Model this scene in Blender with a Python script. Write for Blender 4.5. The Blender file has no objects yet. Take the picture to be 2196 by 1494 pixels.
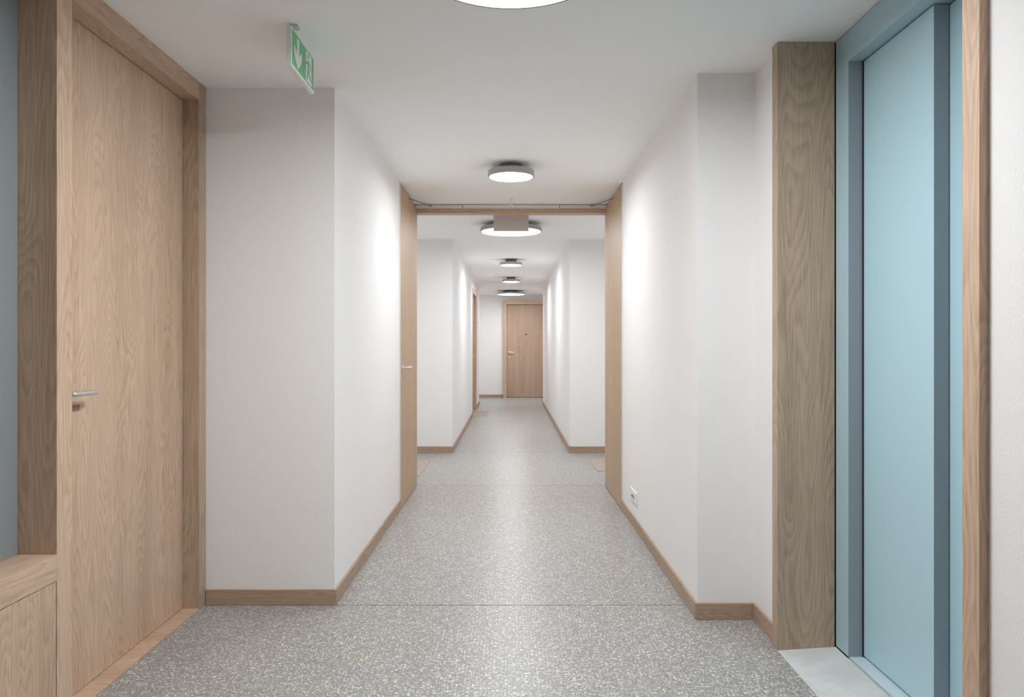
import bpy, bmesh, math
from mathutils import Vector, Matrix

S = bpy.context.scene
C = S.collection

# ------------------------------------------------------------------ camera, world, exposure
F_PX = 1600.0
cam_d = bpy.data.cameras.new('camera')
cam = bpy.data.objects.new('camera', cam_d)
C.objects.link(cam)
cam.location = (0, 0, 1.25)
cam.rotation_euler = (math.radians(90), 0, 0)
cam_d.sensor_fit = 'HORIZONTAL'
cam_d.sensor_width = 36
cam_d.lens = F_PX / 2196 * 36
cam_d.shift_x = 2 / 2196
cam_d.shift_y = -5 / 2196
cam_d.clip_start = 0.05
S.camera = cam
w = bpy.data.worlds.new('world'); S.world = w
w.use_nodes = True
w.node_tree.nodes['Background'].inputs[0].default_value = (0.8, 0.85, 0.9, 1)
w.node_tree.nodes['Background'].inputs[1].default_value = 0.3
vs = S.view_settings
vs.view_transform = 'Standard'; vs.look = 'None'; vs.gamma = 1; vs.use_curve_mapping = False
vs.exposure = 1.88
S.cycles.max_bounces = 20; S.cycles.diffuse_bounces = 16; S.cycles.glossy_bounces = 8
LAMP_BIG = 12.5       # over the near bay
LAMP_BIG_DIM = 8.2
LAMP_SMALL = 22.5
LAMP_SMALL_DIM = 19.0
LAMP_COLOR = (0.962, 0.982, 1.0)

# ------------------------------------------------------------------ materials
def mat(name):
    m = bpy.data.materials.new(name); m.use_nodes = True
    nt = m.node_tree
    return m, nt, nt.nodes['Principled BSDF']

def N(nt, t, **kw):
    n = nt.nodes.new(t)
    for k, v in kw.items():
        if k.startswith('i_'):
            n.inputs[k[2:]].default_value = v
        else:
            setattr(n, k, v)
    return n

def simple(name, col, rough=0.5, metal=0.0, spec=0.5, nscale=40, var=.03):
    m, nt, b = mat(name)
    b.inputs['Base Color'].default_value = (*col, 1)
    b.inputs['Roughness'].default_value = rough
    b.inputs['Metallic'].default_value = metal
    b.inputs['Specular IOR Level'].default_value = spec
    tc = N(nt, 'ShaderNodeTexCoord')
    nz = N(nt, 'ShaderNodeTexNoise'); nz.inputs['Scale'].default_value = nscale
    nt.links.new(tc.outputs['Object'], nz.inputs['Vector'])
    mr = N(nt, 'ShaderNodeMapRange'); mr.inputs['To Min'].default_value = max(0.02, rough - var); mr.inputs['To Max'].default_value = rough + var
    nt.links.new(nz.outputs['Fac'], mr.inputs['Value'])
    nt.links.new(mr.outputs['Result'], b.inputs['Roughness'])
    return m

def plaster(name, col, bump=0.25, scale=110):
    m, nt, b = mat(name)
    tc = N(nt, 'ShaderNodeTexCoord')
    n1 = N(nt, 'ShaderNodeTexNoise'); n1.inputs['Scale'].default_value = scale; n1.inputs['Detail'].default_value = 3
    n2 = N(nt, 'ShaderNodeTexNoise'); n2.inputs['Scale'].default_value = 3.0; n2.inputs['Detail'].default_value = 3
    for n in (n1, n2): nt.links.new(tc.outputs['Object'], n.inputs['Vector'])
    mx = N(nt, 'ShaderNodeMix', data_type='RGBA')
    mx.inputs[6].default_value = (*[c * .985 for c in col], 1); mx.inputs[7].default_value = (*[min(1, c * 1.015) for c in col], 1)
    nt.links.new(n2.outputs['Fac'], mx.inputs[0]); nt.links.new(mx.outputs[2], b.inputs['Base Color'])
    bp = N(nt, 'ShaderNodeBump'); bp.inputs['Strength'].default_value = bump; bp.inputs['Distance'].default_value = 0.004
    nt.links.new(n1.outputs['Fac'], bp.inputs['Height']); nt.links.new(bp.outputs['Normal'], b.inputs['Normal'])
    b.inputs['Roughness'].default_value = 0.85; b.inputs['Specular IOR Level'].default_value = 0.2
    return m

def oak(name, dark, light, axis='z', seed=0.0, freq=7.5, rings=26.0, contrast=1.0, along=0.15):
    """veneer grain: contour lines of a noise field stretched along the grain, plus fine pores"""
    m, nt, b = mat(name)
    L = nt.links.new
    tc = N(nt, 'ShaderNodeTexCoord')
    mp = N(nt, 'ShaderNodeMapping')
    sc = [1.0, 1.0, 1.0]; sc['xyz'.index(axis)] = along
    mp.inputs['Scale'].default_value = sc; mp.inputs['Location'].default_value = (seed, seed * 1.7, seed * .6)
    L(tc.outputs['Object'], mp.inputs['Vector'])
    n1 = N(nt, 'ShaderNodeTexNoise'); n1.inputs['Scale'].default_value = freq; n1.inputs['Detail'].default_value = 1.2; n1.inputs['Roughness'].default_value = .35
    L(mp.outputs[0], n1.inputs['Vector'])
    mu = N(nt, 'ShaderNodeMath', operation='MULTIPLY'); mu.inputs[1].default_value = rings; L(n1.outputs['Fac'], mu.inputs[0])
    # small waviness
    nw = N(nt, 'ShaderNodeTexNoise'); nw.inputs['Scale'].default_value = 55; nw.inputs['Detail'].default_value = 2
    L(mp.outputs[0], nw.inputs['Vector'])
    ad = N(nt, 'ShaderNodeMath', operation='MULTIPLY_ADD'); ad.inputs[1].default_value = 0.55; L(nw.outputs['Fac'], ad.inputs[0]); L(mu.outputs[0], ad.inputs[2])
    fr = N(nt, 'ShaderNodeMath', operation='FRACT'); L(ad.outputs[0], fr.inputs[0])
    r = N(nt, 'ShaderNodeValToRGB')
    e = r.color_ramp.elements
    e[0].position = 0; e[0].color = (.25, .25, .25, 1)
    e[1].position = 1; e[1].color = (.35, .35, .35, 1)
    x = e.new(.35); x.color = (.62, .62, .62, 1)
    x = e.new(.78); x.color = (.92, .92, .92, 1)
    L(fr.outputs[0], r.inputs[0])
    # fine fibres
    mp2 = N(nt, 'ShaderNodeMapping'); sc2 = [1.0, 1.0, 1.0]; sc2['xyz'.index(axis)] = .035
    mp2.inputs['Scale'].default_value = sc2; L(tc.outputs['Object'], mp2.inputs['Vector'])
    n2 = N(nt, 'ShaderNodeTexNoise'); n2.inputs['Scale'].default_value = 190; n2.inputs['Detail'].default_value = 4; n2.inputs['Roughness'].default_value = .7
    L(mp2.outputs[0], n2.inputs['Vector'])
    # broad stripes of tone
    mp3 = N(nt, 'ShaderNodeMapping'); sc3 = [1.0, 1.0, 1.0]; sc3['xyz'.index(axis)] = .06
    mp3.inputs['Scale'].default_value = sc3; mp3.inputs['Location'].default_value = (seed, seed, seed); L(tc.outputs['Object'], mp3.inputs['Vector'])
    n3 = N(nt, 'ShaderNodeTexNoise'); n3.inputs['Scale'].default_value = 9; n3.inputs['Detail'].default_value = 3
    L(mp3.outputs[0], n3.inputs['Vector'])
    # weight sum
    a = N(nt, 'ShaderNodeMath', operation='MULTIPLY'); a.inputs[1].default_value = .40 * contrast; L(r.outputs[0], a.inputs[0])
    c2 = N(nt, 'ShaderNodeMath', operation='MULTIPLY_ADD'); c2.inputs[1].default_value = 1.05; L(n2.outputs['Fac'], c2.inputs[0]); L(a.outputs[0], c2.inputs[2])
    c3 = N(nt, 'ShaderNodeMath', operation='MULTIPLY_ADD'); c3.inputs[1].default_value = .7; L(n3.outputs['Fac'], c3.inputs[0]); L(c2.outputs[0], c3.inputs[2])
    mr = N(nt, 'ShaderNodeMapRange'); mr.inputs['From Min'].default_value = .70 - .1 + .2 * (contrast - 1); mr.inputs['From Max'].default_value = 1.52 + .2 * (contrast - 1)
    L(c3.outputs[0], mr.inputs['Value'])
    mx = N(nt, 'ShaderNodeMix', data_type='RGBA'); mx.inputs[6].default_value = (*dark, 1); mx.inputs[7].default_value = (*light, 1)
    L(mr.outputs[0], mx.inputs[0]); L(mx.outputs[2], b.inputs['Base Color'])
    bp = N(nt, 'ShaderNodeBump'); bp.inputs['Strength'].default_value = .12; bp.inputs['Distance'].default_value = .0008
    L(n2.outputs['Fac'], bp.inputs['Height']); L(bp.outputs['Normal'], b.inputs['Normal'])
    b.inputs['Roughness'].default_value = .5; b.inputs['Specular IOR Level'].default_value = .35
    return m

def terrazzo(name):
    m, nt, b = mat(name)
    L = nt.links.new
    tc = N(nt, 'ShaderNodeTexCoord')
    nz = N(nt, 'ShaderNodeTexNoise'); nz.inputs['Scale'].default_value = 45; nz.inputs['Detail'].default_value = 2
    L(tc.outputs['Object'], nz.inputs['Vector'])
    vm = N(nt, 'ShaderNodeVectorMath', operation='MULTIPLY_ADD'); vm.inputs[1].default_value = (.012, .012, 0)
    L(nz.outputs['Color'], vm.inputs[0]); L(tc.outputs['Object'], vm.inputs[2])
    def chips(scale, lo, hi, off):
        mp = N(nt, 'ShaderNodeMapping'); mp.inputs['Location'].default_value = (off, off * .7, 0); mp.inputs['Scale'].default_value = (1, 1, 0)
        L(vm.outputs[0], mp.inputs[0])
        v = N(nt, 'ShaderNodeTexVoronoi', voronoi_dimensions='2D'); v.inputs['Scale'].default_value = scale
        L(mp.outputs[0], v.inputs['Vector'])
        sep = N(nt, 'ShaderNodeSeparateColor'); L(v.outputs['Color'], sep.inputs[0])
        th = N(nt, 'ShaderNodeMapRange'); th.inputs['To Min'].default_value = lo; th.inputs['To Max'].default_value = hi; L(sep.outputs[0], th.inputs['Value'])
        sub = N(nt, 'ShaderNodeMath', operation='SUBTRACT'); L(th.outputs[0], sub.inputs[0]); L(v.outputs['Distance'], sub.inputs[1])
        sm = N(nt, 'ShaderNodeMapRange'); sm.inputs['From Min'].default_value = -.02; sm.inputs['From Max'].default_value = .06; L(sub.outputs[0], sm.inputs['Value'])
        return sm.outputs[0], sep.outputs[1]
    base = N(nt, 'ShaderNodeMix', data_type='RGBA'); base.inputs[6].default_value = (.225, .219, .213, 1); base.inputs[7].default_value = (.30, .294, .286, 1)
    n0 = N(nt, 'ShaderNodeTexNoise'); n0.inputs['Scale'].default_value = 120; n0.inputs['Detail'].default_value = 3; L(tc.outputs['Object'], n0.inputs['Vector'])
    L(n0.outputs['Fac'], base.inputs[0])
    cur = base.outputs[2]
    for (scale, lo, hi, off, ca, cb) in ((150, .10, .50, 3.1, (.35, .342, .33), (.54, .528, .505)),
                                        (98, -.05, .52, 0.0, (.40, .39, .372), (.68, .66, .63)),
                                        (70, -.45, .36, 7.7, (.24, .235, .23), (.34, .33, .32)),
                                        (66, -.32, .40, 11.3, (.56, .545, .51), (.76, .74, .70))):
        mask, rnd = chips(scale, lo, hi, off)
        cc = N(nt, 'ShaderNodeMix', data_type='RGBA'); cc.inputs[6].default_value = (*ca, 1); cc.inputs[7].default_value = (*cb, 1); L(rnd, cc.inputs[0])
        mx = N(nt, 'ShaderNodeMix', data_type='RGBA'); L(mask, mx.inputs[0]); L(cur, mx.inputs[6]); L(cc.outputs[2], mx.inputs[7])
        cur = mx.outputs[2]
    L(cur, b.inputs['Base Color'])
    b.inputs['Roughness'].default_value = .34; b.inputs['Specular IOR Level'].default_value = .38
    return m

def emit(name, col, strength):
    m = bpy.data.materials.new(name); m.use_nodes = True
    nt = m.node_tree; nt.nodes.clear()
    e = nt.nodes.new('ShaderNodeEmission'); o = nt.nodes.new('ShaderNodeOutputMaterial')
    e.inputs[0].default_value = (*col, 1); e.inputs[1].default_value = strength
    nt.links.new(e.outputs[0], o.inputs[0])
    return m

def speckled(name, ca, cb, scale=9, rough=.6):
    m, nt, b = mat(name)
    tc = N(nt, 'ShaderNodeTexCoord')
    n = N(nt, 'ShaderNodeTexNoise'); n.inputs['Scale'].default_value = scale; n.inputs['Detail'].default_value = 6; n.inputs['Roughness'].default_value = .65
    nt.links.new(tc.outputs['Object'], n.inputs['Vector'])
    r = N(nt, 'ShaderNodeValToRGB'); r.color_ramp.elements[0].position = .3; r.color_ramp.elements[1].position = .68
    r.color_ramp.elements[0].color = (*ca, 1); r.color_ramp.elements[1].color = (*cb, 1)
    nt.links.new(n.outputs['Fac'], r.inputs[0]); nt.links.new(r.outputs[0], b.inputs['Base Color'])
    b.inputs['Roughness'].default_value = rough
    return m

WALL = plaster('wall_plaster', (.87, .865, .865), .2, 120)
CEIL = plaster('ceiling_paint', (.935, .94, .94), .08, 200)
D, Li = (.36, .235, .155), (.76, .555, .41)
OAKZ = oak('oak_upright', D, Li, 'z', 0.0)
OAKZ2 = oak('oak_upright_leaf', D, Li, 'z', 4.3, freq=8.0)
OAKZ3 = oak('oak_upright_jamb', (.28, .20, .140), (.60, .455, .34), 'z', 9.1, freq=7.0)
OAKY = oak('oak_lengthwise', D, Li, 'y', 2.2)
OAKX = oak('oak_crosswise', D, Li, 'x', 5.0)
OAKF = oak('oak_fine_leaf', (.38, .265, .165), (.60, .435, .285), 'z', 7.0, freq=9, rings=14, contrast=.4, along=.5)
OAKE = oak('oak_far_leaf', (.34, .235, .165), (.58, .425, .32), 'z', 3.0, freq=6, rings=12, contrast=.5)
SKIRT_Y = oak('oak_skirting_lengthwise', (.27, .19, .13), (.54, .40, .29), 'y', 1.2)
SKIRT_X = oak('oak_skirting_crosswise', (.27, .19, .13), (.54, .40, .29), 'x', 6.2)
TERR = terrazzo('terrazzo')
JOINT = simple('joint_dark', (.035, .035, .033), .9)
RIM = simple('lamp_grey_paint', (.38, .38, .365), .45)
BASEM = simple('lamp_base_grey', (.17, .18, .165), .5)
STEEL = simple('brushed_steel', (.66, .655, .65), .34, .75)
ALU = simple('aluminium', (.72, .72, .73), .38, .15)
BLUE = simple('blue_satin_metal', (.47, .69, .775), .34, .0, .5, 2.0, .01)
BLUEF = simple('blue_frame_metal', (.42, .59, .67), .36, .0, .5, 2.0, .01)
BLUE_SHADE = simple('grey_blue_shade', (.30, .345, .39), .4, .0, .5)  # greyer hue, with the weaker light on camera-facing edges painted in
DARK = simple('shadow_gap_black', (.03, .028, .03), .8)
CONC = speckled('pale_concrete', (.60, .61, .61), (.74, .75, .75), 7, .5)
SILLM = simple('pale_blue_sill_metal', (.62, .74, .79), .18, .0)
GLASSG = simple('grey_frosted_glass', (.27, .305, .315), .30, .0, .5, 1.5, .01)
WHITEP = simple('white_plastic', (.82, .82, .82), .35)
SIGNW = simple('sign_white', (.80, .80, .79), .4)
GREEN = simple('sign_green', (.13, .52, .22), .4)
GREYP = simple('sign_back_grey', (.60, .59, .57), .5)
BROWNP = simple('brown_plate', (.25, .175, .135), .5)
BRASS = simple('dark_brass', (.20, .13, .06), .35, .6)
RED = simple('red_tip', (.75, .09, .04), .35)
BLACKP = simple('black_hole', (.015, .015, .015), .5)
TAN = speckled('tan_patch', (.40, .335, .30), (.48, .405, .365), 60, .8)  # tan of the floor patches and of the painted end door reflection

# ------------------------------------------------------------------ builders
def mesh_obj(name, bm, m, parent=None, smooth=False):
    me = bpy.data.meshes.new(name)
    bmesh.ops.recalc_face_normals(bm, faces=bm.faces)
    bm.to_mesh(me); bm.free()
    if smooth:
        for p in me.polygons: p.use_smooth = True
        me.set_sharp_from_angle(angle=math.radians(35))
    me.materials.append(m)
    o = bpy.data.objects.new(name, me); C.objects.link(o)
    if parent is not None:
        o.parent = parent
        o.matrix_parent_inverse = Matrix.Translation(parent.location).inverted()
    return o

def box_bm(bm, x0, x1, y0, y1, z0, z1, bev=0.0):
    r = bmesh.ops.create_cube(bm, size=1)
    vs_ = r['verts']
    for v in vs_:
        v.co = Vector(((x0 + x1) / 2 + v.co.x * (x1 - x0), (y0 + y1) / 2 + v.co.y * (y1 - y0), (z0 + z1) / 2 + v.co.z * (z1 - z0)))
    if bev > 0:
        es = list({e for v in vs_ for e in v.link_edges})
        bmesh.ops.bevel(bm, geom=es, offset=bev, segments=2, affect='EDGES', profile=.5)
    return bm

def box(name, m, x0, x1, y0, y1, z0, z1, bev=0.0, parent=None):
    return mesh_obj(name, box_bm(bmesh.new(), x0, x1, y0, y1, z0, z1, bev), m, parent)

def prism_bm(bm, pts, z0, z1):
    lo = [bm.verts.new((x, y, z0)) for x, y in pts]; hi = [bm.verts.new((x, y, z1)) for x, y in pts]
    bm.faces.new(lo[::-1]); bm.faces.new(hi)
    n = len(pts)
    for i in range(n):
        bm.faces.new((lo[i], lo[(i + 1) % n], hi[(i + 1) % n], hi[i]))
    return bm

def lathe(name, prof, m, parent, loc, seg=96, axis='z'):
    """profile of (radius, height) turned about an axis"""
    bm = bmesh.new(); rings = []
    for r, h in prof:
        if r < 1e-6:
            rings.append([bm.verts.new((0, 0, h))])
        else:
            rings.append([bm.verts.new((r * math.cos(2 * math.pi * i / seg), r * math.sin(2 * math.pi * i / seg), h)) for i in range(seg)])
    for a, b in zip(rings, rings[1:]):
        for i in range(seg):
            j = (i + 1) % seg
            if len(a) == 1: bm.faces.new((a[0], b[j], b[i]))
            elif len(b) == 1: bm.faces.new((a[i], a[j], b[0]))
            else: bm.faces.new((a[i], a[j], b[j], b[i]))
    if axis == 'x': bmesh.ops.rotate(bm, verts=bm.verts, cent=(0, 0, 0), matrix=Matrix.Rotation(math.radians(90), 3, 'Y'))
    if axis == 'y': bmesh.ops.rotate(bm, verts=bm.verts, cent=(0, 0, 0), matrix=Matrix.Rotation(math.radians(-90), 3, 'X'))
    bmesh.ops.translate(bm, verts=bm.verts, vec=loc)
    return mesh_obj(name, bm, m, parent, smooth=True)

def tube(name, pts, r, m, parent, seg=20):
    """round bar through points with swept corners"""
    P = [Vector(p) for p in pts]; out = []
    for i, p in enumerate(P):
        if 0 < i < len(P) - 1:
            a = (P[i - 1] - p).normalized(); b = (P[i + 1] - p).normalized(); k = r * 1.6
            for t in range(7):
                t /= 6; q = (p + a * k) * (1 - t) ** 2 + p * 2 * t * (1 - t) + (p + b * k) * t * t; out.append(q)
        else: out.append(p)
    bm = bmesh.new(); rings = []
    for i, p in enumerate(out):
        d = (out[min(i + 1, len(out) - 1)] - out[max(i - 1, 0)]).normalized()
        u = d.cross(Vector((0, 0, 1)));
        if u.length < .1: u = d.cross(Vector((1, 0, 0)))
        u.normalize(); v = u.cross(d)
        rings.append([bm.verts.new(p + (u * math.cos(2 * math.pi * k / seg) + v * math.sin(2 * math.pi * k / seg)) * r) for k in range(seg)])
    for a, b in zip(rings, rings[1:]):
        for k in range(seg): bm.faces.new((a[k], a[(k + 1) % seg], b[(k + 1) % seg], b[k]))
    bm.faces.new(rings[0][::-1]); bm.faces.new(rings[-1])
    return mesh_obj(name, bm, m, parent, smooth=True)

def root(name, loc, label=None, cat=None, group=None, kind=None):
    o = bpy.data.objects.new(name, None); C.objects.link(o); o.location = loc
    o.empty_display_size = .1
    return tag(o, label, cat, group, kind)

def tag(o, label=None, cat=None, group=None, kind=None):
    if label: o['label'] = label
    if cat: o['category'] = cat
    if group: o['group'] = group
    if kind: o['kind'] = kind
    return o

# ------------------------------------------------------------------ geometry constants (metres; z = height over floor)
H = 2.50
CW = .854            # half width of the first corridor
CW2 = .690           # half width of the far corridor
XL = -1.476          # plane of the left oak front
XR = 1.116           # plane of the near right wall
XLIFT = 1.333        # plane of the lift frame
YB = -2.6            # wall behind the viewer
Y_LP, Y_RP = 3.61, 3.42
Y_HD, Y_HD2 = 6.60, 6.72
Y_R0, Y_R1 = 8.75, 16.12
Y_END = 18.15
XO = 1.55

# ------------------------------------------------------------------ floor: terrazzo fields with recessed joints
fl = root('floor', (0, 0, 0), 'grey terrazzo floor with thin dark cross joints', 'floor', kind='structure')
box('screed', JOINT, -2.0, 2.0, YB - .2, Y_END + .3, -.12, -.0008, 0, fl)
ys = [YB - .1, .55, 3.602, 6.71, 8.80, 12.2, 15.62, Y_END + .2]
for a, b in zip(ys, ys[1:]):
    box('terrazzo_slab', TERR, -1.9, 1.9, a + .0026, b - .0026, -.10, 0, 0, fl)

# ------------------------------------------------------------------ ceiling
ce = box('ceiling', CEIL, -2.0, 2.0, YB - .2, Y_END + .3, H, H + .15)
tag(ce, 'white painted flat ceiling above the whole corridor', 'ceiling', kind='structure')

# ------------------------------------------------------------------ walls
def wall(name, label, polys, lint=None):
    bm = bmesh.new()
    prism_bm(bm, polys, 0, H)
    if lint: box_bm(bm, *lint)
    o = mesh_obj(name, bm, WALL)
    return tag(o, label, 'wall', kind='structure')

# left: block beside the oak door and along the first corridor, narrow niche for the open leaf
wall('wall_left', 'white plaster wall block left of the corridor, ending at the open oak leaf',
     [(-1.75, Y_LP), (-CW, Y_LP), (-CW, 5.70), (-CW - .045, 5.70), (-CW - .045, 6.66), (-CW, 6.66), (-CW, Y_HD2), (-1.75, Y_HD2)])
wall('wall_left', 'white plaster side wall of the left bay behind the doorway',
     [(-1.75, Y_HD2), (-XO, Y_HD2), (-XO, Y_R0), (-1.75, Y_R0)])
wall('wall_left', 'white plaster wall left of the far corridor, with a narrow oak door in it',
     [(-1.75, Y_R0), (-CW2, Y_R0), (-CW2, 13.30), (-CW2 - .14, 13.30), (-CW2 - .14, 14.80), (-CW2, 14.80), (-CW2, Y_R1), (-1.75, Y_R1)],
     (-CW2 - .14, -CW2, 13.30, 14.80, 2.30, H))
wall('wall_left', 'white plaster wall around the corner left of the far end door',
     [(-1.75, Y_R1), (-XO, Y_R1), (-XO, Y_END), (-1.75, Y_END)])
wall('wall_left', 'white plaster wall left of the viewer, before the glazed panel',
     [(-1.75, YB), (XL, YB), (XL, -.60), (-1.75, -.60)])
# right
wall('wall_right', 'white plaster wall block right of the corridor between lift and doorway',
     [(1.75, 3.126), (XR, 3.126), (XR, Y_RP), (CW, Y_RP), (CW, 5.70), (CW + .045, 5.70), (CW + .045, 6.66), (CW, 6.66), (CW, Y_HD2), (1.75, Y_HD2)])
wall('wall_right', 'white plaster side wall of the right bay behind the doorway',
     [(1.75, Y_HD2), (XO, Y_HD2), (XO, Y_R0), (1.75, Y_R0)])
wall('wall_right', 'white plaster wall right of the far corridor',
     [(1.75, Y_R0), (CW2, Y_R0), (CW2, Y_R1), (1.75, Y_R1)])
wall('wall_right', 'white plaster wall around the corner right of the far end door',
     [(1.75, Y_R1), (XO, Y_R1), (XO, Y_END), (1.75, Y_END)])
wall('wall_right', 'white plaster wall at the right edge, before the lift',
     [(1.75, YB), (XR, YB), (XR, 1.743), (1.75, 1.743)])
tag(box('wall_back', WALL, -1.75, 1.75, YB - .15, YB, 0, H), 'white plaster wall behind the viewer', 'wall', kind='structure')
tag(box('wall_end', WALL, -1.75, 1.75, Y_END, Y_END + .15, 0, H), 'white plaster end wall around the far oak door', 'wall', kind='structure')

# ------------------------------------------------------------------ skirting
BH, BT = .075, .012
def skirt(name, label, m, *b):
    o = box(name, m, *b, .0, BH, .0022)
    return tag(o, label, 'baseboard', kind='structure')
skirt('baseboard_left', 'oak skirting on the wall face beside the left oak door', SKIRT_X, XL + .002, -CW + BT, Y_LP - BT, Y_LP)
skirt('baseboard_left', 'oak skirting along the left wall of the near corridor', SKIRT_Y, -CW, -CW + BT, Y_LP, 5.698)
skirt('baseboard_left', 'oak skirting across the left wall face behind the doorway', SKIRT_X, -XO, -CW2 + BT, Y_R0 - BT, Y_R0)
skirt('baseboard_left', 'oak skirting along the left wall of the far corridor', SKIRT_Y, -CW2, -CW2 + BT, Y_R0, 13.30)
skirt('baseboard_left', 'short oak skirting past the narrow oak door at left', SKIRT_Y, -CW2, -CW2 + BT, 14.80, Y_R1)
skirt('baseboard_right', 'oak skirting along the right wall of the near corridor', SKIRT_Y, CW - BT, CW, Y_RP, 5.698)
skirt('baseboard_right', 'oak skirting on the short wall face beside the lift jamb', SKIRT_X, CW - BT, XR - BT, Y_RP - BT, Y_RP)
skirt('baseboard_right', 'short oak skirting running up to the oak lift jamb', SKIRT_Y, XR - BT, XR, 3.128, Y_RP)
skirt('baseboard_right', 'oak skirting across the right wall face behind the doorway', SKIRT_X, CW2 - BT, XO, Y_R0 - BT, Y_R0)
skirt('baseboard_right', 'oak skirting along the right wall of the far corridor', SKIRT_Y, CW2 - BT, CW2, Y_R0, Y_R1)
skirt('baseboard_right', 'oak skirting on the wall nearer than the lift', SKIRT_Y, XR - BT, XR, YB, 1.741)
skirt('baseboard_end', 'oak skirting on the end wall left of the far door', SKIRT_X, -XO, -.195, Y_END - BT, Y_END)

# ------------------------------------------------------------------ left oak door
d1 = root('door_1', (-1.55, 3.0, 0), 'tall flush oak door in a deep oak frame at left, with a steel lever', 'door', kind='structure')
ZH = 2.415
box('jamb', OAKZ, -1.66, XL, 2.425, 2.510, 0, H, .0015, d1)
box('jamb', OAKZ3, -1.66, XL, 3.530, 3.609, 0, H, .0015, d1)
box('frame_head', OAKY, -1.66, XL, 2.510, 3.530, ZH, H, .0015, d1)
lf = box('door_leaf', OAKZ2, -1.60, -1.554, 2.512, 3.528, .012, ZH - .003, .001, d1)
box('threshold', OAKX, -1.66, XL - .002, 2.510, 3.530, .0, .010, .0015, d1)

def handle(parent, sx, x, y, z, run, off=.052, r=.009, axis='x'):
    """lever with a round rose; sx: side the handle sticks out to, run: signed length along the leaf"""
    if axis == 'x':
        h = tube('door_handle', [(x + sx * .004, y, z), (x + sx * off, y, z), (x + sx * off, y + run, z)], r, STEEL, parent)
    else:
        h = tube('door_handle', [(x, y + sx * .004, z), (x, y + sx * off, z), (x + run, y + sx * off, z)], r, STEEL, parent)
    tag(h, 'brushed steel lever handle')
    lathe('rose', [(0, 0), (.025, 0), (.025, .006 * sx), (.022, .008 * sx), (0, .008 * sx)], STEEL, h, (x, y, z), 32, axis)
    return h
hd = handle(lf, 1, -1.554, 2.565, 1.084, .137)
tag(box('keyhole_cover', BROWNP, -1.556, -1.5525, 2.600, 2.686, 1.018, 1.040, .0005, lf), 'small square brown cover below the lever')

# ------------------------------------------------------------------ glazed panel with oak sill, left edge
w1 = root('window_1', (-1.55, .9, 0), 'grey frosted glass panel over an oak sill at the left edge', 'window', kind='structure')
box('pane', GLASSG, -1.66, -1.603, -.51, 2.424, .575, ZH, 0, w1)
box('frame_head', OAKY, -1.66, XL, -.515, 2.4235, ZH, H, .0015, w1)
box('sill', OAKY, -1.66, XL + .001, -.515, 2.4235, .488, .574, .0015, w1)
for a, b in ((-.515, .950), (.953, 2.4215)):
    box('base_panel', OAKZ2, -1.66, XL - .001, a, b, 0, .4855, .0008, w1)
box('jamb', OAKZ, -1.66, XL, -.598, -.517, 0, H, .0015, w1)

# ------------------------------------------------------------------ lift (door_2)
lift = root('door_2', (1.35, 2.45, 0), 'pale blue metal lift doors in a blue frame at right', 'door', kind='structure')
SL = .018
box('backing', DARK, 1.50, 1.75, 1.745, 3.124, 0, H, 0, lift)
box('backing', DARK, 1.338, 1.50, 2.962, 3.124, 0, H, 0, lift)
box('frame_post', BLUEF, XLIFT, 1.387, 2.950, 3.0615, SL + .004, 2.376, .0012, lift)
box('frame_post', BLUEF, XLIFT, 1.387, 1.812, 1.930, SL + .004, 2.376, .0012, lift)
box('frame_head', BLUEF, XLIFT, 1.387, 1.812, 3.0615, 2.376, 2.4955, .0012, lift)
box('soffit', BLUEF, 1.3885, 1.50, 1.812, 2.9595, 2.377, 2.499, 0, lift)
tag(box('door_panel', BLUE, 1.391, 1.438, 2.455, 2.960, SL + .012, 2.372, .0012, lift), 'rear sliding panel, pale blue')
tag(box('door_panel', BLUE, 1.443, 1.490, 1.850, 2.500, SL + .012, 2.372, .0012, lift), 'second sliding panel, further back')
box('panel_edge', BLUE_SHADE, 1.3905, 1.4385, 2.4525, 2.4548, SL + .012, 2.372, 0, lift)
tag(box('frame_return', BLUE_SHADE, 1.3335, 1.387, 2.9475, 2.9498, SL + .004, 2.376, 0, lift), 'inner return of the blue frame, painted greyer for shade')
box('shadow_bead', DARK, 1.3872, 1.3910, 2.940, 2.9475, SL + .012, 2.374, 0, lift)
sb = bmesh.new()
prism_bm(sb, [(XLIFT + .005, 1.812), (1.50, 1.812), (1.50, 3.0), (XLIFT + .005, 3.0)], 0, SL + .005)
mesh_obj('sill_plate', sb, SILLM, lift)

lj = root('lift_lining', (1.21, 3.09, 0), 'wide dull oak jamb board left of the blue lift frame', 'door frame')
box('board', OAKZ3, 1.094, XLIFT - .003, 3.065, 3.126, 0, H - .001, .0015, lj)
nj = root('lift_lining', (1.21, 1.78, 0), 'narrow oak jamb board at the right edge, nearer side of the lift', 'door frame')
box('board', OAKZ, 1.094, XLIFT - .003, 1.743, 1.810, 0, H - .001, .0015, nj)
# concrete strip before the lift rises slightly to the sill
bm = bmesh.new()
x0, x1 = 1.094, XLIFT
v = [bm.verts.new(p) for p in ((x0, 1.811, .001), (x1, 1.811, SL - .002), (x1, 3.064, SL - .002), (x0, 3.064, .001),
                               (x0, 1.811, -.02), (x1, 1.811, -.02), (x1, 3.064, -.02), (x0, 3.064, -.02))]
for f in ((0, 1, 2, 3), (4, 7, 6, 5), (0, 4, 5, 1), (1, 5, 6, 2), (2, 6, 7, 3), (3, 7, 4, 0)): bm.faces.new([v[i] for i in f])
tag(mesh_obj('lift_threshold', bm, CONC), 'pale grey concrete threshold strip before the blue lift door', 'threshold')

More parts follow.
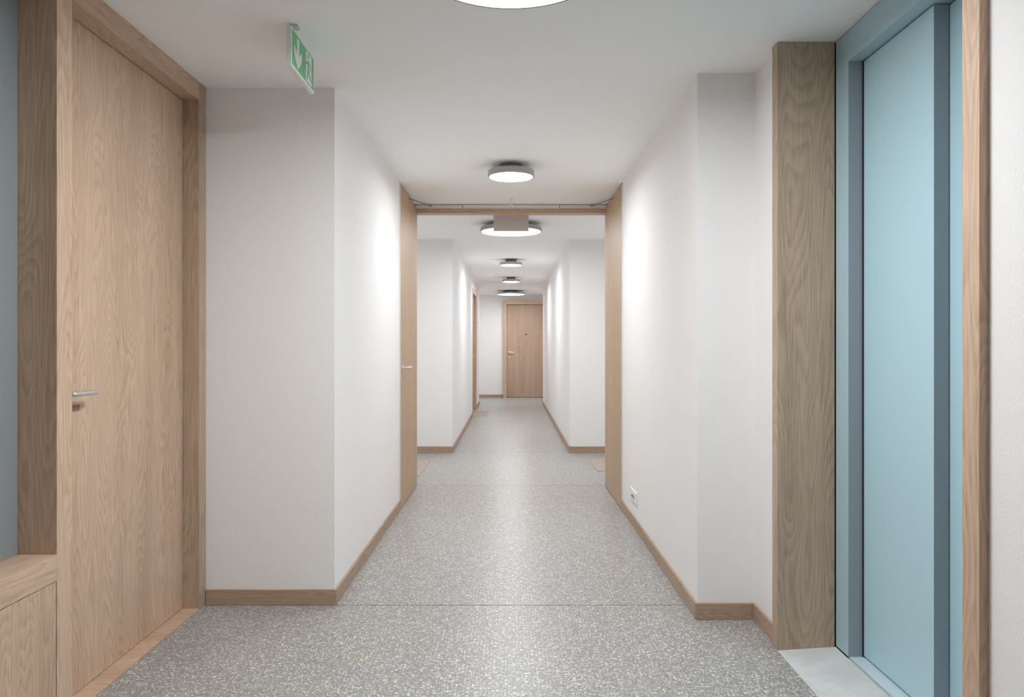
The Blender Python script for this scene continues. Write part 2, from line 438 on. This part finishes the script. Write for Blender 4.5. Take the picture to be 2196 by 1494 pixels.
# ------------------------------------------------------------------ fire doorway: header, rails, arms, open leaves
hr = root('door_frame', (0, 6.66, 0), 'oak doorway frame with aluminium rail across the corridor', 'door frame')
box('header', OAKX, -CW, CW, Y_HD, Y_HD2, 2.428, H - .001, .0015, hr)
for s in (-1, 1):
    a, b = sorted((s * (CW - .008), s * (CW + .04)))
    box('jamb', OAKZ, a, b, 6.662, Y_HD2, 0, 2.4285, .001, hr)
for s in (-1, 1):
    a, b = sorted((s * .842, s * .43))
    tag(box('closer_rail', ALU, a, b, Y_HD - .028, Y_HD + .001, 2.466, 2.494, .002, hr), 'aluminium closer rail')
tag(box('closer_rail', ALU, -.424, .424, Y_HD - .034, Y_HD + .001, 2.464, 2.495, .002, hr), 'aluminium middle rail')
for s in (-1, 1):
    t = tube('closer_arm', [(s * .838, 6.17, 2.468), (s * .700, 6.575, 2.482)], .0045, BASEM, hr, 10)
    tag(t, 'thin grey closer arm')

for s, n, lb in ((-1, 'door_3', 'open oak fire door leaf on the left wall, with steel lever'),
                 (1, 'door_4', 'open oak fire door leaf on the right wall, without lever')):
    d = root(n, (s * .86, 6.6, 0), lb, 'door', kind='structure')
    a, b = sorted((s * .843, s * .887))
    leaf = box('door_leaf', OAKF, a, b, 5.722, 6.655, .006, 2.486, .0015, d)
    e0, e1 = sorted((s * .8435, s * .8865))
    tag(box('edge_strip', OAKZ3, e0, e1, 5.714, 5.7225, .006, 2.486, .001, d), 'darker leaf edge')
    b0, b1 = sorted((s * .8455, s * (CW - .0005)))
    tag(box('edge_bead', WHITEP, b0, b1, 5.7005, 5.709, BH, 2.486, .0005, d), 'thin white edge bead')
    if s < 0:
        handle(leaf, 1, -.843, 5.775, 1.083, .13)
        box('lock_plate', STEEL, -.8445, -.8415, 5.765, 5.785, 1.0, 1.03, .0005, leaf)

# ------------------------------------------------------------------ ceiling lamps
LM = {'big': emit('diffuser_glow_large', LAMP_COLOR, LAMP_BIG), 'small': emit('diffuser_glow_small', LAMP_COLOR, LAMP_SMALL),
      'big_dim': emit('diffuser_glow_large_dim', LAMP_COLOR, LAMP_BIG_DIM), 'small_dim': emit('diffuser_glow_small_dim', LAMP_COLOR, LAMP_SMALL_DIM)}
def lamp(kind, R, rb, y, label, group):
    o = root('ceiling_lamp', (0, y, H), label, 'ceiling lamp', group)
    lathe('mount', [(0, 0), (rb, 0), (rb, -.043), (0, -.043)], BASEM, o, (0, y, H))
    lathe('rim', [(0, -.042), (R - .003, -.042), (R, -.045), (R, -.083), (R - .002, -.085), (R - .010, -.085), (R - .011, -.083), (R - .011, -.074), (0, -.074)],
          RIM, o, (0, y, H), 128)
    lathe('diffuser', [(0, -.076), (R - .0115, -.076), (R - .0115, -.0825), (0, -.0825)], LM[kind], o, (0, y, H), 128)
    return o
def lamp_copy(src, y, label, kind):
    c = src.copy(); C.objects.link(c); c.location = (0, y, H); c['label'] = label
    for ch in list(src.children):
        k = ch.copy(); C.objects.link(k); k.parent = c
        k.matrix_parent_inverse = Matrix.Translation(src.location).inverted()
        if k.name.startswith('diffuser'):
            k.data = k.data.copy(); k.data.materials[0] = LM[kind]
    return c
big = lamp('big', .313, .170, 2.27, 'large round ceiling lamp cut off by the top edge of the picture', 'large round ceiling lamps')
lamp_copy(big, 7.62, 'large round ceiling lamp partly hidden by the hanging grey plate', 'big_dim')
lamp_copy(big, 16.85, 'large flat ceiling lamp farthest away, before the end door', 'big_dim')
small = lamp('small', .160, .080, 5.15, 'small round ceiling lamp between the near wall blocks and the doorway', 'small round ceiling lamps')
lamp_copy(small, 10.77, 'small round ceiling lamp, first beyond the doorway in the far corridor', 'small_dim')
lamp_copy(small, 13.55, 'small round ceiling lamp, second in the far corridor, near the narrow door', 'small_dim')

# ------------------------------------------------------------------ escape sign, left
es = root('exit_sign', (-.856, 3.035, 2.485), 'green and white escape sign with down arrow and running figure under ceiling', 'sign')
y0, y1, z0, z1 = 2.880, 3.213, 2.333, 2.491
box('housing', SIGNW, -.868, -.848, y0, y1, z0, z1, .002, es)
box('mounting_rail', SIGNW, -.866, -.850, 2.90, 3.19, 2.4905, H, .001, es)
tag(box('ceiling_bracket', GREYP, -.8485, -.828, 2.895, 2.925, 2.486, H, .001, es), 'small grey ceiling bracket')
XF = -.8478
def uv(u, v): return (y0 + u * (y1 - y0), z1 - v * (z1 - z0))
def flat(name, pts, m, x, parent, t=.0006):
    bm = bmesh.new()
    a = [bm.verts.new((x, *uv(*p))) for p in pts]; b = [bm.verts.new((x - t, *uv(*p))) for p in pts]
    bm.faces.new(a); bm.faces.new(b[::-1]); n = len(pts)
    for i in range(n): bm.faces.new((a[i], b[i], b[(i + 1) % n], a[(i + 1) % n]))
    return mesh_obj(name, bm, m, parent)
flat('green_field', [(.028, .07), (.972, .07), (.972, .93), (.028, .93)], GREEN, XF, es)
flat('arrow', [(.215, .13), (.315, .13), (.315, .52), (.425, .36), (.425, .60), (.265, .90), (.105, .60), (.105, .36), (.215, .52)], SIGNW, XF + .0007, es)
flat('doorway_symbol', [(.60, .12), (.865, .12), (.865, .90), (.60, .90)], SIGNW, XF + .0007, es)
bm = bmesh.new()
def seg(bm, p, q, w0, w1, x):
    a = Vector(uv(*p)); b = Vector(uv(*q)); d = (b - a).normalized(); n = Vector((-d.y, d.x))
    c = [a + n * w0, a - n * w0, b - n * w1, b + n * w1]
    f = [bm.verts.new((x, k.x, k.y)) for k in c]; g = [bm.verts.new((x - .0005, k.x, k.y)) for k in c]
    bm.faces.new(f); bm.faces.new(g[::-1])
    for i in range(4): bm.faces.new((f[i], g[i], g[(i + 1) % 4], f[(i + 1) % 4]))
def disc(bm, c, r, x):
    cy, cz = uv(*c)
    f = [bm.verts.new((x, cy + r * math.cos(t * math.pi / 10), cz + r * math.sin(t * math.pi / 10))) for t in range(20)]
    bm.faces.new(f)
xm = XF + .0015
disc(bm, (.70, .225), .0085, xm)
seg(bm, (.715, .33), (.705, .60), .0085, .0065, xm)
seg(bm, (.69, .36), (.625, .44), .0035, .003, xm); seg(bm, (.625, .44), (.600, .49), .003, .003, xm)
seg(bm, (.745, .35), (.805, .44), .0035, .003, xm); seg(bm, (.805, .44), (.79, .54), .003, .003, xm)
seg(bm, (.70, .58), (.685, .72), .0055, .0045, xm); seg(bm, (.685, .71), (.640, .87), .0045, .0035, xm)
seg(bm, (.715, .58), (.775, .72), .0055, .0045, xm); seg(bm, (.77, .715), (.885, .775), .004, .0035, xm)
mesh_obj('running_figure', bm, GREEN, es)

# ------------------------------------------------------------------ second hanging sign beyond the header (plain back towards us)
hs = root('hanging_sign', (0, 6.85, 2.48), 'plain grey rectangular plate hanging behind the doorway header', 'sign')
box('panel', GREYP, -.161, .161, 6.83, 6.848, 2.302, 2.476, .0012, hs)
for xx in (-.09, .09):
    box('ceiling_bracket', GREYP, xx - .010, xx + .010, 6.832, 6.846, 2.4755, H, .001, hs)

# ------------------------------------------------------------------ little red-tipped detector
sp = root('sprinkler', (0, 6.31, 2.49), 'tiny white sprinkler with red tip hanging before the doorway header', 'sprinkler')
lathe('ceiling_cup', [(0, 0), (.019, 0), (.017, -.006), (0, -.006)], WHITEP, sp, (0, 6.31, H), 32)
for xx in (-.0125, 0, .0125):
    lathe('rod', [(0, 0), (.0032, 0), (.0032, -.060), (0, -.060)], WHITEP, sp, (xx, 6.31, H - .004), 16)
lathe('ring', [(.009, 0), (.0175, -.004), (.0165, -.012), (.009, -.014), (.009, 0)], WHITEP, sp, (0, 6.31, H - .058), 32)
lathe('red_tip', [(0, 0), (.0115, -.001), (.0105, -.010), (.004, -.015), (0, -.016)], RED, sp, (0, 6.31, H - .061), 24)

# ------------------------------------------------------------------ wall socket
so = root('wall_socket', (CW, 5.17, .21), 'white wall socket plate low on the right wall before the doorway', 'socket')
pl = box('cover_plate', WHITEP, CW - .009, CW + .002, 5.045, 5.300, .168, .254, .003, so)
box('insert', WHITEP, CW - .0105, CW - .008, 5.10, 5.245, .182, .240, .001, so)
for i, (yy, zz) in enumerate(((5.135, .209), (5.172, .213), (5.209, .209))):
    lathe('pin_hole', [(0, 0), (.0085, 0), (.0085, -.002), (0, -.002)], BLACKP, so, (CW - .0105, yy, zz), 20, 'x')

# ------------------------------------------------------------------ thin tan patches laid on the floor
for (a, b, c, d_, lb) in ((-1.50, -.878, 7.18, 8.12, 'tan floor patch in the left bay behind the open leaf'),
                          (.862, 1.50, 7.45, 8.28, 'tan floor patch in the right bay behind the open leaf'),
                          (-.676, -.435, 13.32, 14.40, 'tan floor patch before the narrow oak door at left')):
    tag(box('floor_patch', TAN, a, b, c, d_, .0, .005, .0015), lb, 'mat')

# ------------------------------------------------------------------ narrow oak door in the far left wall
d5 = root('door_5', (-.76, 14.05, 0), 'narrow seen oak door in the left wall of the far corridor', 'door', kind='structure')
box('jamb', OAKZ, -.80, -.683, 13.301, 13.385, 0, 2.299, .0015, d5)
box('jamb', OAKZ, -.80, -.683, 14.715, 14.799, 0, 2.299, .0015, d5)
box('frame_head', OAKY, -.80, -.683, 13.385, 14.715, 2.215, 2.299, .0015, d5)
l5 = box('door_leaf', OAKE, -.80, -.735, 13.387, 14.713, .005, 2.213, .001, d5)
handle(l5, 1, -.735, 13.46, 1.07, .13)

# ------------------------------------------------------------------ end door
d6 = root('door_6', (.34, 18.1, 0), 'oak door with steel lever closing the far end of corridor', 'door', kind='structure')
XD = -.193
box('jamb', OAKZ, XD, XD + .083, 18.00, Y_END, 0, 2.345, .0015, d6)
box('jamb', OAKZ, .83, .913, 18.00, Y_END, 0, 2.345, .0015, d6)
box('frame_head', OAKX, XD + .083, .83, 18.00, Y_END, 2.262, 2.345, .0015, d6)
l6 = box('door_leaf', OAKE, XD + .085, .828, 18.105, Y_END, .014, 2.260, .001, d6)
handle(l6, -1, XD + .15, 18.105, 1.10, .11, axis='y')
lathe('key_rose', [(0, 0), (.024, 0), (.024, -.008), (0, -.008)], STEEL, l6, (XD + .15, 18.105, .985), 24, 'y')
lathe('peephole', [(0, 0), (.009, 0), (.007, -.005), (0, -.005)], BRASS, l6, (.36, 18.105, 1.605), 20, 'y')
box('name_plate', BRASS, .332, .388, 18.102, 18.106, 1.520, 1.555, .0005, l6)
tag(box('door_reflection', TAN, XD + .05, .688, 17.50, 17.998, 0, .006, .001), 'tan plate painted as a reflection on the floor before the far end door', 'threshold')  # flat plate added for the reflection in the floor below the end door
